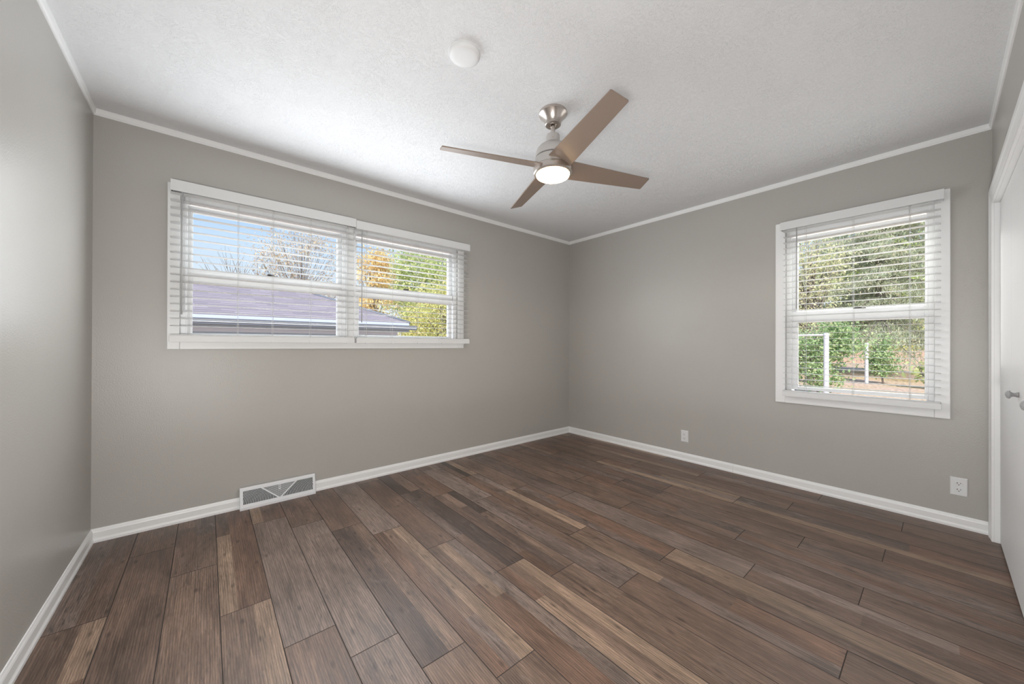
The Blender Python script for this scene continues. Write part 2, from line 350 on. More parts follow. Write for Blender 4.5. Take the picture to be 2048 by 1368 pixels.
# floor: click boards 17.55 cm wide running along y, each printed with strips
def build_floor():
    bw, bl = 0.1755, 1.185
    xs0 = -3.68
    joints = {-2: -0.866, -1: -0.345, 0: -0.70, 1: -1.168, 2: -1.515, 3: -0.528, 4: -0.731, 5: -2.11, 6: -1.265, 7: -1.662, 8: -1.856, 9: -2.114,
              10: -1.665, 11: -2.13, 12: -2.459, 13: -2.842, 14: -2.306, 15: -2.56, 16: -2.876, 17: -2.12, 18: -2.396, 19: -2.92, 20: -2.5}
    rd = random.Random(11)
    brown = [(0.150, 0.103, 0.077), (0.165, 0.116, 0.088), (0.138, 0.094, 0.071)]
    red = [(0.178, 0.112, 0.080), (0.160, 0.100, 0.071)]
    tan = [(0.275, 0.200, 0.145), (0.240, 0.174, 0.127)]
    dark = [(0.075, 0.053, 0.043), (0.092, 0.066, 0.054)]
    grey = [(0.165, 0.126, 0.106), (0.145, 0.109, 0.091), (0.185, 0.143, 0.120)]
    V = []; F = []; TC = []; UE = []; UG = []
    def rect(xa, xb, ya, yb, X0, X1, Y0, Y1, col, worn, gx, gy):
        xa_, xb_ = max(xa, LX), min(xb, 0.0); ya_, yb_ = max(ya, WY-0.8), min(yb, 0.0)
        if xb_-xa_ < 1e-4 or yb_-ya_ < 1e-4: return
        # cut rects so that the distance to the board edge is piecewise linear
        mx, my = (X0+X1)/2, (Y0+Y1)/2
        xs = sorted({xa_, xb_} | ({mx} if xa_ < mx < xb_ else set())); ys = sorted({ya_, yb_} | ({my} if ya_ < my < yb_ else set()))
        for i in range(len(xs)-1):
            for j in range(len(ys)-1):
                o = len(V); q = [(xs[i], ys[j]), (xs[i+1], ys[j]), (xs[i+1], ys[j+1]), (xs[i], ys[j+1])]
                V.extend([(a, b_, 0.0) for a, b_ in q]); F.append((o, o+1, o+2, o+3))
                for a, b_ in q:
                    TC.append((*col, worn)); UE.append((min(a-X0, X1-a), min(b_-Y0, Y1-b_))); UG.append((a+gx, b_+gy))
    for k in range(-3, 22):
        X0 = xs0+bw*k; X1 = X0+bw
        j0 = joints.get(k, -rd.random()*1.185)
        y = j0
        while y < 0.1: y += bl
        while y > WY-0.9:
            Y1 = y; Y0 = y-bl; y = Y0
            pat = rd.choices(['one', 'two', 'three'], [0.36, 0.38, 0.26])[0]
            base = rd.choice(brown+grey)
            splits = {'one': [0, 1], 'two': [0, rd.choice([0.36, 0.5, 0.62]), 1], 'three': [0, 0.33, 0.64, 1]}[pat]
            for s in range(len(splits)-1):
                xa, xb = X0+bw*splits[s], X0+bw*splits[s+1]
                cuts = [Y0, Y1]
                if pat != 'one':
                    for _ in range(rd.choice([0, 0, 1, 1])): cuts.append(Y0+bl*rd.uniform(0.2, 0.8))
                cuts.sort()
                for c in range(len(cuts)-1):
                    if pat == 'one': col = rd.choice(brown*2+grey); wn = rd.choice([0.15, 0.3])
                    else:
                        kind = rd.choices(['brown', 'red', 'tan', 'dark', 'grey'], [0.34, 0.13, 0.18, 0.10, 0.25])[0]
                        if kind == 'tan' and xb-xa > 0.075: kind = 'brown'
                        col = rd.choice({'brown': brown, 'red': red, 'tan': tan, 'dark': dark, 'grey': grey}[kind]); wn = {'grey': 1.0, 'brown': 0.45, 'red': 0.1, 'tan': 0.15, 'dark': 0.3}[kind]
                    f = rd.uniform(0.9, 1.12)
                    rect(xa, xb, cuts[c], cuts[c+1], X0, X1, Y0, Y1, (col[0]*f*1.03, col[1]*f*0.965, col[2]*f*0.93), wn, rd.uniform(0, 40), rd.uniform(0, 40))
    me = bpy.data.meshes.new('floor'); me.from_pydata(V, [], F)
    ca = me.color_attributes.new('tone', 'FLOAT_COLOR', 'CORNER'); ca.data.foreach_set('color', [c for t in TC for c in t])
    for nm, U in (('edge', UE), ('grain', UG)):
        uv = me.uv_layers.new(name=nm); uv.data.foreach_set('uv', [c for t in U for c in t])
    # the slab under the boards
    bm = bmesh.new(); bm.from_mesh(me)
    vs = [bm.verts.new(p) for p in [(LX, WY-0.8, -0.04), (0, WY-0.8, -0.04), (0, 0, -0.04), (LX, 0, -0.04), (LX, WY-0.8, -0.001), (0, WY-0.8, -0.001), (0, 0, -0.001), (LX, 0, -0.001)]]
    for f in [(3,2,1,0), (0,1,5,4), (1,2,6,5), (2,3,7,6), (3,0,4,7)]: bm.faces.new([vs[i] for i in f])
    bm.to_mesh(me); bm.free()
    me.materials.append(M['floor'])
    o = bpy.data.objects.new('floor', me); COL.objects.link(o); tag(o, 'weathered brown and grey multi-strip wood plank floor', 'floor', None, 'structure')
build_floor()

# mouldings swept along a wall: profile in (distance from wall, z)
def sweep(prof, p0, p1, inward, miter0=True, miter1=True):
    p0 = Vector(p0); p1 = Vector(p1); d = (p1-p0).normalized(); inward = Vector(inward)
    a = [p0+inward*t+d*(t if miter0 else 0)+Vector((0, 0, z)) for t, z in prof]
    b = [p1+inward*t-d*(t if miter1 else 0)+Vector((0, 0, z)) for t, z in prof]
    return MB().prism(a, b)
base_p = [(0, 0), (0.014, 0), (0.014, 0.012), (0.0105, 0.020), (0.0095, 0.024), (0.0095, 0.056), (0.0075, 0.063), (0.005, 0.068), (0.003, 0.0745), (0, 0.076)]
crown_p = [(0, H), (0, H-0.0355), (0.005, H-0.0355), (0.006, H-0.030), (0.010, H-0.026), (0.0125, H-0.014), (0.0135, H-0.008), (0.0135, H)]
BB = [('left', (LX, WY, 0), (LX, 0, 0), (1, 0, 0)), ('back', (LX, 0, 0), (0, 0, 0), (0, -1, 0))]
for nm, a, b_, n_ in BB:
    struct('baseboard_'+nm, sweep(base_p, a, b_, n_), M['trim'], 'white baseboard along the '+{'left': 'blank left wall', 'back': 'wall under the double window'}[nm], 'baseboard')
bbr = sweep(base_p, (0, 0, 0), (0, -1.894, 0), (-1, 0, 0), True, False); q = sweep(base_p, (0, -1.8955, 0), (0, -3.256, 0), (-1, 0, 0), False, False)
bbr.add(q.v, q.f); struct('baseboard_right', bbr, M['trim'], 'white baseboard under the single window, in two lengths', 'baseboard')
struct('baseboard_front', sweep(base_p, (CL[0]-0.09, WY, 0), (LX, WY, 0), (0, 1, 0), False, True), M['trim'], 'white baseboard on the wall left of the closet doors', 'baseboard')
CW = [('trim_1', (LX, WY, 0), (LX, 0, 0), (1, 0, 0), 'thin white ceiling moulding on the blank left wall'), ('trim_2', (LX, 0, 0), (0, 0, 0), (0, -1, 0), 'thin white ceiling moulding above the double window'),
      ('trim_3', (0, 0, 0), (0, WY, 0), (-1, 0, 0), 'thin white ceiling moulding above the single window'), ('trim_4', (0, WY, 0), (LX, WY, 0), (0, 1, 0), 'thin white ceiling moulding above the closet doors')]
for nm, a, b_, n_, lb in CW: struct(nm, sweep(crown_p, a, b_, n_), M['trim'], lb, 'moulding')

# window casings and windows, in wall coordinates: s along the wall, d outward (negative = into the room), z up
def mapA(s, d, z): return (s, d, z)
def mapB(s, d, z): return (d, -s, z)
def mbox(mb, mp, s0, s1, d0, d1, z0, z1):
    b = [mp(s0, d0, z0), mp(s1, d0, z0), mp(s1, d1, z0), mp(s0, d1, z0)]; t = [mp(s0, d0, z1), mp(s1, d0, z1), mp(s1, d1, z1), mp(s0, d1, z1)]
    return mb.hexa(b, t)
def mframe(mb, mp, o, i, d0, d1):         # o, i = (s0, s1, z0, z1)
    mbox(mb, mp, o[0], i[0], d0, d1, o[2], o[3]); mbox(mb, mp, i[1], o[1], d0, d1, o[2], o[3])
    mbox(mb, mp, i[0], i[1], d0, d1, o[2], i[2]); mbox(mb, mp, i[0], i[1], d0, d1, i[3], o[3]); return mb
c = MB(); mframe(c, mapA, (-3.738, -1.602, 1.084, 2.112), (WA[0], WA[1], WA[2], WA[3]), -0.018, -0.0005)
mbox(c, mapA, -2.700, -2.645, -0.012, 0.030, WA[2], WA[3])
struct('trim_5', c, M['trim'], 'flat white casing around the double window', 'window casing', 0.003)
sB = (2.271, 3.047)
c = MB(); mframe(c, mapB, (2.207, 3.112, 0.664, 2.103), (sB[0], sB[1], WB[2], WB[3]), -0.018, -0.0005)
struct('trim_6', c, M['trim'], 'flat white casing around the single window', 'window casing', 0.003)

def window(name, mp, o, up, lo, lock_s, label):
    root = thing(name, mp((o[0]+o[1])/2, 0.06, o[2]), label, 'window', None, 'structure')
    f = MB(); g = 0.026
    fi = (o[0]+g, o[1]-g, o[2]+0.012, o[3]-0.030)
    mframe(f, mp, o, fi, 0.018, 0.15)
    # thin stops that make the stepped jamb
    mframe(f, mp, fi, (fi[0]+0.008, fi[1]-0.008, fi[2]+0.004, fi[3]-0.010), 0.020, 0.034)
    f.build('frame', M['vinyl'], root, bevel=0.0015)
    st = 0.036
    for nm, gl, d0, d1, zb, zt in (('upper_sash', up, 0.072, 0.102, up[2]-0.035, min(fi[3]-0.004, up[3]+0.040)), ('lower_sash', lo, 0.036, 0.068, lo[2]-0.026, lo[3]+0.088)):
        sm = MB(); ou = (max(fi[0]+0.001, gl[0]-0.042), min(fi[1]-0.001, gl[1]+0.042), max(zb, fi[2]+0.001), zt)
        mframe(sm, mp, ou, gl, d0, d1)
        b = 0.007; mframe(sm, mp, (gl[0]-0.012, gl[1]+0.012, gl[2]-0.012, gl[3]+0.012), gl, d0-b, d0+0.002)
        if nm == 'lower_sash': mbox(sm, mp, ou[0]+0.004, ou[1]-0.004, d0-0.012, d0+0.002, zt-0.030, zt-0.016)
        sh = sm.build(nm, M['vinyl'], root, bevel=0.0015)
        dm = (d0+d1)/2
        mbox(MB(), mp, gl[0]-0.006, gl[1]+0.006, dm-0.002, dm+0.002, gl[2]-0.006, gl[3]+0.006).build('glass_pane', M['glass'], sh)
        if nm == 'lower_sash':
            k = MB(); mbox(k, mp, lock_s-0.033, lock_s+0.033, d0-0.004, d1-0.006, zt, zt+0.006); mbox(k, mp, lock_s-0.028, lock_s+0.012, d0-0.012, d0+0.010, zt+0.006, zt+0.014)
            tag(k.build('sash_lock', M['lock'], sh, bevel=0.001), 'dark metal latch')
    return root
window('window_1', mapA, (-3.680, -2.690, WA[2], WA[3]), (-3.623, -2.748, 1.602, 1.975), (-3.622, -2.757, 1.187, 1.515), -3.193, 'left unit of the double window, looking out to sky and a garage roof')
window('window_2', mapA, (-2.655, -1.665, WA[2], WA[3]), (-2.598, -1.728, 1.602, 1.970), (-2.591, -1.747, 1.196, 1.515), -2.174, 'right unit of the double window, looking out to yellow trees')
window('window_3', mapB, (sB[0], sB[1], WB[2], WB[3]), (2.334, 3.006, 1.398, 1.948), (2.341, 3.005, 0.796, 1.301), 2.696, 'single window in the right wall, looking out to a spruce and lawn')

# ------------------------------------------------------------------ blinds
def blind(mp, s0, s1, vtop, vbot, zs, rail, lads, wand_s, wand_z, label, v0, v1, group):
    sm_ = (s0+s1)/2; L = s1-s0
    root = thing('window_blind', mp(sm_, -0.045, rail[0]), label, 'blind', group)
    v = MB(); mbox(v, mp, v0, v1, -0.079, -0.073, vbot, vtop)
    for a, b_ in ((v0, v0+0.005), (v1-0.005, v1)): mbox(v, mp, a, b_, -0.073, -0.019, vbot, vtop)
    v.build('valance', M['slat'], root, bevel=0.0015)
    h = MB(); mbox(h, mp, s0+0.012, s1-0.012, -0.070, -0.020, vbot+0.010, vtop-0.008); h.build('headrail', M['slat'], root, bevel=0.002)
    # slat: a shallow crowned strip, built once and copied
    dc = -0.0445; hw = 0.0245
    prof = [(-hw, -0.0002), (-hw*0.5, 0.0003), (0, 0.0005), (hw*0.5, 0.0003), (hw, -0.0002), (hw, 0.0014), (hw*0.5, 0.0019), (0, 0.0021), (-hw*0.5, 0.0019), (-hw, 0.0014)]
    first = None
    for z in zs:
        if first is None:
            first = MB().prism([mp(s0, dc+a, z+b_) for a, b_ in prof], [mp(s1, dc+a, z+b_) for a, b_ in prof]).build('slat', M['slat'], root)
            zf = z
        else: dup(first, root, (0, 0, z-zf))
    r = MB(); mbox(r, mp, s0-0.002, s1+0.002, dc-0.027, dc+0.026, rail[0], rail[1]-0.008)
    mbox(r, mp, s0, s1, dc-0.0245, dc+0.0245, rail[1]-0.005, rail[1])
    mbox(r, mp, s0+0.004, s1-0.004, dc-0.022, dc+0.022, rail[1]-0.009, rail[1]-0.004)
    rr = r.build('bottom_rail', M['slat'], root, bevel=0.002)
    for s in lads:
        l_ = MB()
        for dd in (-0.0262, 0.0255): l_.tube(mp(s, dc+dd, rail[1]-0.004), mp(s, dc+dd, vbot+0.012), 0.0007, n=5)
        l_.tube(mp(s+0.006, dc, rail[1]), mp(s+0.006, dc, vbot+0.012), 0.0008, n=5)
        for z in zs: l_.tube(mp(s, dc-0.0262, z-0.001), mp(s, dc+0.0255, z-0.001), 0.0005, n=4, cap=False)
        l_.build('ladder_cord', M['cord'], root, fix=False)
        k = MB(); mbox(k, mp, s-0.007, s+0.007, dc-0.0295, dc-0.0265, rail[0]+0.004, rail[0]+0.016); mbox(k, mp, s-0.007, s+0.007, dc-0.0295, dc-0.010, rail[0]-0.0025, rail[0]+0.0005)
        k.build('cord_button', M['plastic'], rr)
    wn = MB(); wn.tube(mp(wand_s, -0.084, wand_z[1]), mp(wand_s, -0.086, wand_z[0]), 0.0038, 0.0042, n=8)
    wn.tube(mp(wand_s, -0.084, wand_z[1]), mp(wand_s, -0.068, vbot+0.014), 0.0018, n=6)
    tag(wn.build('tilt_wand', M['wand'], root), 'grey plastic rod')
    return root
zsA = [1.2265+0.0452*i for i in range(19)]
G = 'white slatted window blinds'
blind(mapA, -3.7235, -2.655, 2.116, 2.048, zsA, (1.128, 1.176), (-3.639, -3.395, -3.200, -2.964, -2.708), -3.669, (1.297, 2.036), 'white slatted blind on the left half of the double window, over sky and garage roof', -3.722, -2.647, G)
blind(mapA, -2.637, -1.568, 2.106, 2.040, zsA, (1.128, 1.176), (-2.561, -2.346, -2.110, -1.868, -1.637), -2.605, (1.293, 2.030), 'white slatted blind on the right half of the double window, over yellow trees', -2.6455, -1.568, G)
zsB = [0.813+0.0447*i for i in range(28)]
blind(mapB, 2.267, 3.074, 2.093, 2.031, zsB, (0.722, 0.768), (2.404, 2.671, 2.941), 2.358, (1.401, 2.024), 'white slatted blind on the single window in the right wall', 2.252, 3.087, G)

# ------------------------------------------------------------------ closet doors and casing
yd = -3.290
cx0, cx1, ch = CL
cp = [(0, 0), (0, 0.010), (0.018, 0.010), (0.026, 0.012), (0.034, 0.011), (0.046, 0.013), (0.056, 0.012), (0.066, 0.016), (0.092, 0.016), (0.098, 0.013), (0.098, 0)]   # (from opening edge, thickness)
k = MB()
outer = 0.094
prof = [(a*outer/0.098, t) for a, t in cp]
k.prism([(cx1+a, WY+t, 0) for a, t in prof], [(cx1+a, WY+t, ch+a) for a, t in prof])
k.prism([(cx0-a, WY+t, 0) for a, t in prof], [(cx0-a, WY+t, ch+a) for a, t in prof])
k.prism([(cx0-a, WY+t, ch+a) for a, t in prof], [(cx1+a, WY+t, ch+a) for a, t in prof])
struct('trim_7', k, M['trim'], 'moulded white casing around the closet opening', 'door casing')
k = MB(); k.box(cx1-0.0005, cx1+0.02, WY-0.119, WY-0.0005, 0, ch); k.box(cx0-0.02, cx0+0.0005, WY-0.119, WY-0.0005, 0, ch); k.box(cx0, cx1, WY-0.119, WY-0.0005, ch-0.003, ch+0.02)
struct('trim_8', k, M['trim'], 'white jamb lining the closet opening', 'door jamb')
lw = (cx1-cx0)/4
def leaf(xa, xb, name, parent):
    return MB().box(xa+0.0015, xb-0.0015, yd-0.030, yd, 0.008, ch-0.006).build(name, M['door'], parent, bevel=0.002)
for nm, xa, kx, lb in (('door_1', cx1-2*lw, -0.866, 'white flat bifold closet door next to the right corner'), ('door_2', cx0, -1.322, 'white flat bifold closet door at the right edge, nearer the camera')):
    d = thing(nm, (xa+lw, yd, 0), lb, 'closet door', None, 'structure')
    lf = [leaf(xa, xa+lw, 'leaf', d), leaf(xa+lw, xa+2*lw, 'leaf', d)]
    MB().lathe([(0.011, 0), (0.012, 0.004), (0.0085, 0.010), (0.0080, 0.016), (0.012, 0.021), (0.0185, 0.024), (0.0195, 0.027), (0.0150, 0.033), (0.006, 0.0365)], (kx, yd, 0.908), 'y', 24).build('knob', M['knob'], lf[0] if nm == 'door_1' else lf[1])
    o = d.children[-1]; tag(o, None)

# ------------------------------------------------------------------ outlets
def outlet(yc, zc, label, g):
    root = thing('wall_outlet', (0, yc, zc), label, 'outlet', g)
    w_, h_ = 0.0345, 0.0555
    a = [(0, yc-w_, zc-h_), (0, yc+w_, zc-h_), (0, yc+w_, zc+h_), (0, yc-w_, zc+h_)]
    b = [(-0.0065, yc+sy*(w_-0.004), zc+sz*(h_-0.004)) for sy, sz in ((-1, -1), (1, -1), (1, 1), (-1, 1))]
    m_ = [(-0.003, y_, z_) for _, y_, z_ in a]
    pl = MB().prism(a, m_); pl.prism(m_, b); pl.build('cover_plate', M['plastic'], root)
    for dz in (0.0195, -0.0195):
        pts = []
        for i in range(24):
            t = 2*PI*i/24; pts.append((0.017*math.cos(t), max(-0.0125, min(0.0125, 0.017*math.sin(t)))))
        rc = MB().prism([(-0.006, yc+p, zc+dz+q) for p, q in pts], [(-0.0085, yc+p*0.96, zc+dz+q*0.96) for p, q in pts]).build('receptacle', M['plastic'], root)
        for p, hw, hh, q in ((0.0065, 0.0013, 0.0045, 0.003), (-0.0065, 0.0011, 0.0035, 0.003)):
            MB().box(-0.0088, -0.0080, yc+p-hw, yc+p+hw, zc+dz+q-hh, zc+dz+q+hh).build('slot', M['slot'], rc)
        MB().lathe([(0.0026, -0.0088), (0.0026, -0.008)], (0, yc, zc+dz-0.007), 'x', 12).build('slot', M['slot'], rc)
    MB().lathe([(0.0030, -0.0066), (0.0026, -0.0075)], (0, yc, zc), 'x', 12).build('screw', M['plastic'], root)
outlet(-1.471, 0.237, 'white outlet low on the wall between the far room corner and the single window', 'white duplex wall outlets')
outlet(-3.145, 0.252, 'white outlet low on the wall right beside the closet casing', 'white duplex wall outlets')

# ------------------------------------------------------------------ baseboard register
def register():
    xa, xb, zt = -3.374, -2.926, 0.142
    root = thing('floor_register', ((xa+xb)/2, -0.03, 0), 'white sloped vent register against the baseboard under the double window', 'vent')
    yt, yb = -0.026, -0.055           # face leans outwards towards the floor
    z0f, z1f = 0.016, 0.136
    def fp(x, z, o=0.0):              # point on the sloped face
        t = (z-z0f)/(z1f-z0f); n_ = Vector((0, -(z1f-z0f), (yb-yt))).normalized()*-1
        p = Vector((x, yb+(yt-yb)*t, z)); return p+Vector((0, -0.97, 0.24))*o
    body = MB()
    side = [(0, 0), (-0.055, 0), (-0.055, z0f), (-0.026, z1f), (-0.022, zt), (0, zt)]
    for a in (xa-0.0032, xb-0.0003): body.prism([(a, -0.0145 if y == 0 else y+0.0006, z) for y, z in side], [(a+0.0035, -0.0145 if y == 0 else y+0.0006, z) for y, z in side])
    def fq(poly, o0, o1): body.prism([fp(x, z, o0) for x, z in poly], [fp(x, z, o1) for x, z in poly])
    b = 0.014
    fq([(xa, z0f), (xb, z0f), (xb, z0f+0.020), (xa, z0f+0.020)], -0.003, 0.0)
    fq([(xa, z1f-0.016), (xb, z1f-0.016), (xb, z1f), (xa, z1f)], -0.003, 0.0)
    fq([(xa, z0f), (xa+b, z0f), (xa+b, z1f), (xa, z1f)], -0.003, 0.0005); fq([(xb-b, z0f), (xb, z0f), (xb, z1f), (xb-b, z1f)], -0.003, 0.0005)
    body.box(xa, xb, -0.055, -0.052, 0, z0f+0.001)
    body.prism([(xa, -0.0145, zt), (xa, -0.022, zt), (xa, -0.026, z1f), (xa, -0.0145, z1f)], [(xb, -0.0145, zt), (xb, -0.022, zt), (xb, -0.026, z1f), (xb, -0.0145, z1f)])
    xm = (xa+xb)/2; zl, zh = z0f+0.020, z1f-0.016
    tw = 0.098
    for sg in (-1, 1): fq([(xm+sg*tw, zh), (xm+sg*(tw+0.013), zh), (xm+sg*0.013, zl), (xm+sg*0.001, zl)][::sg], -0.003, 0.0005)
    body.build('housing', M['register'], root)
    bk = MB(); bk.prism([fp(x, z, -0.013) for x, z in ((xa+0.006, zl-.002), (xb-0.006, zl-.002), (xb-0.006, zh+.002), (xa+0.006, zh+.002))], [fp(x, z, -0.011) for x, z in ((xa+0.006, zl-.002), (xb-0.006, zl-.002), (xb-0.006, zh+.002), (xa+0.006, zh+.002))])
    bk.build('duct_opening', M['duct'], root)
    # horizontal louvres in the triangle
    lv = MB(); n = 13
    for i in range(n):
        z = zl+(zh-zl)*(i+0.5)/n; t = (z-zl)/(zh-zl); hw = 0.002+(tw-0.002)*t
        lv.prism([fp(xm-hw, z-0.0012, -0.009), fp(xm-hw, z+0.0012, -0.009), fp(xm-hw, z+0.0030, -0.001), fp(xm-hw, z+0.0006, -0.001)], [fp(xm+hw, z-0.0012, -0.009), fp(xm+hw, z+0.0012, -0.009), fp(xm+hw, z+0.0030, -0.001), fp(xm+hw, z+0.0006, -0.001)])
    lv.build('louvre', M['register'], root)
    # curved fins left and right
    for sg in (-1, 1):
        fn = MB(); n = 20; far = (xm-xa-b) if sg < 0 else (xb-b-xm)
        for i in range(n+6):
            xbm = 0.020+(far-0.020)*i/n        # foot of the fin on the lower rail
            pts = []
            for j in range(29):
                t = j/28; z = zl+(zh-zl)*t; x = xbm-0.040*t**1.8*0.9
                lim = 0.011+tw*t                 # the diagonal bar
                if x < lim or x > far: continue
                pts.append((x, z))
            if len(pts) < 2: continue
            for (p, q), (p2, q2) in zip(pts[:-1], pts[1:]):
                A = [fp(xm+sg*(p-0.0011), q, -0.008), fp(xm+sg*(p+0.0011), q, -0.008), fp(xm+sg*(p+0.0011), q, -0.0008), fp(xm+sg*(p-0.0011), q, -0.0008)]
                B = [fp(xm+sg*(p2-0.0011), q2, -0.008), fp(xm+sg*(p2+0.0011), q2, -0.008), fp(xm+sg*(p2+0.0011), q2, -0.0008), fp(xm+sg*(p2-0.0011), q2, -0.0008)]
                fn.prism(A, B)
        fn.build('fin_panel', M['register'], root)
    lev = MB(); lev.prism([fp(x, z, 0) for x, z in ((xm-0.006, zh-0.030), (xm-0.0025, zh-0.030), (xm-0.0025, zh), (xm-0.006, zh))], [fp(x, z, 0.002) for x, z in ((xm-0.006, zh-0.030), (xm-0.0025, zh-0.030), (xm-0.0025, zh), (xm-0.006, zh))])
    lev.prism([fp(x, z, 0) for x, z in ((xm+0.0025, zh-0.030), (xm+0.006, zh-0.030), (xm+0.006, zh), (xm+0.0025, zh))], [fp(x, z, 0.002) for x, z in ((xm+0.0025, zh-0.030), (xm+0.006, zh-0.030), (xm+0.006, zh), (xm+0.0025, zh))])
    lev.prism([fp(x, z, -0.002) for x, z in ((xm-0.006, zh-0.034), (xm+0.006, zh-0.034), (xm+0.006, zh-0.028), (xm-0.006, zh-0.028))], [fp(x, z, 0.006) for x, z in ((xm-0.006, zh-0.034), (xm+0.006, zh-0.034), (xm+0.006, zh-0.028), (xm-0.006, zh-0.028))])
    lev.build('damper_lever', M['register'], root)
register()

# ------------------------------------------------------------------ round ceiling cover
o = MB().lathe([(0.069, 0), (0.070, -0.006), (0.069, -0.014), (0.064, -0.021), (0.055, -0.0245), (0.040, -0.0255), (0.018, -0.026)], (-2.664, -1.680, H), 'z', 64)
r = thing('ceiling_cover', (-2.664, -1.680, H), 'round white cover plate on the ceiling, left of the fan', 'ceiling cover')
o.build('dome', M['plastic'], r, sharp=60)
MB().lathe([(0.0715, 0), (0.0715, -0.003), (0.0695, -0.0035)], (-2.664, -1.680, H), 'z', 64).build('rim', M['plastic'], r)

# ------------------------------------------------------------------ ceiling fan
def fan():
    X, Y = -2.050, -1.648
    root = thing('ceiling_fan', (X, Y, H), 'brushed nickel four-blade ceiling fan with a glowing round lamp', 'ceiling fan')
    c = (X, Y, 0)
    MB().lathe([(0.079, H), (0.080, H-0.004), (0.080, H-0.014), (0.0765, H-0.017), (0.0735, H-0.020), (0.062, H-0.032), (0.052, H-0.046), (0.0455, H-0.058), (0.0435, H-0.0635), (0.0445, H-0.066), (0.0445, H-0.071), (0.040, H-0.074), (0.022, H-0.074), (0.021, H-0.062)], c, 'z', 64).build('canopy', M['nickel'], root)
    MB().tube((X, Y, 2.372), (X, Y, 2.300), 0.0120, n=24).build('downrod', M['nickel'], root)
    cp_ = MB().lathe([(0.030, 2.312), (0.037, 2.310), (0.0385, 2.306), (0.0385, 2.272), (0.0405, 2.266), (0.043, 2.258)], c, 'z', 48).build('coupling_cover', M['nickel_satin'], root)
    sc = MB()
    for t in (-2.35, -1.9): sc.lathe([(0.004, 0), (0.004, 0.003)], (0, 0, 0), 'x', 10)
    dx = Vector((-0.72, -0.69, 0)).normalized()
    s1 = MB(); p = Vector((X, Y, 2.283))+dx*0.038; s1.tube(p, p+dx*0.003, 0.0045, n=12); s1.build('screw', M['nickel'], cp_)
    MB().lathe([(0.043, 2.262), (0.058, 2.255), (0.078, 2.242), (0.091, 2.226), (0.098, 2.206), (0.1005, 2.192), (0.1005, 2.181), (0.094, 2.179)], c, 'z', 64).build('motor_housing', M['nickel_satin'], root)
    MB().lathe([(0.093, 2.1795), (0.093, 2.1745)], c, 'z', 64).build('shadow_gap', M['gap'], root)
    MB().lathe([(0.094, 2.175), (0.0995, 2.174), (0.1015, 2.160), (0.1045, 2.140), (0.1065, 2.126), (0.102, 2.123)], c, 'z', 64).build('blade_hub', M['nickel_satin'], root)
    a0, pit, Rt, Rr, wt, wr, Zb = 4.3395, -0.3086, 0.631, 0.085, 0.0925, 0.134, 2.1275
    for k in range(4):
        th = a0+k*PI/2
        d = Vector((math.cos(th), math.sin(th), 0)); pd = Vector((-math.sin(th), math.cos(th), 0))*math.cos(pit)+Vector((0, 0, math.sin(pit))); n_ = d.cross(pd)
        def P(r, s, t): return Vector((X, Y, Zb))+d*r+pd*s+n_*t
        L = [(Rr, -wr/2), (Rt-0.004, -wt/2), (Rt, -wt/2+0.006), (Rt, wt/2-0.006), (Rt-0.004, wt/2), (Rr, wr/2)]
        MB().prism([P(r, s, -0.003) for r, s in L], [P(r, s, 0.003) for r, s in L]).build('fan_blade', M['blade'], root, bevel=0.001)
    ring = MB().lathe([(0.100, 2.1235), (0.1085, 2.1225), (0.1105, 2.119), (0.1105, 2.102), (0.109, 2.092), (0.103, 2.087), (0.0955, 2.086), (0.0955, 2.095)], c, 'z', 64).build('lamp_ring', M['nickel'], root)
    tag(MB().lathe([(0.0945, 2.100), (0.0945, 2.0855), (0.092, 2.0775), (0.085, 2.0730), (0.068, 2.0702), (0.030, 2.0685), (0.004, 2.0682)], c, 'z', 64).build('lamp_bowl', M['bowl'], root, sharp=70), 'glowing warm frosted glass disc')
fan()

# ------------------------------------------------------------------ outside
g = MB().box(-40, 70, -40, 70, -0.30, -0.06)
struct('ground', g, M['lawn'], 'dry tan lawn strewn with leaves outside the windows', 'ground')

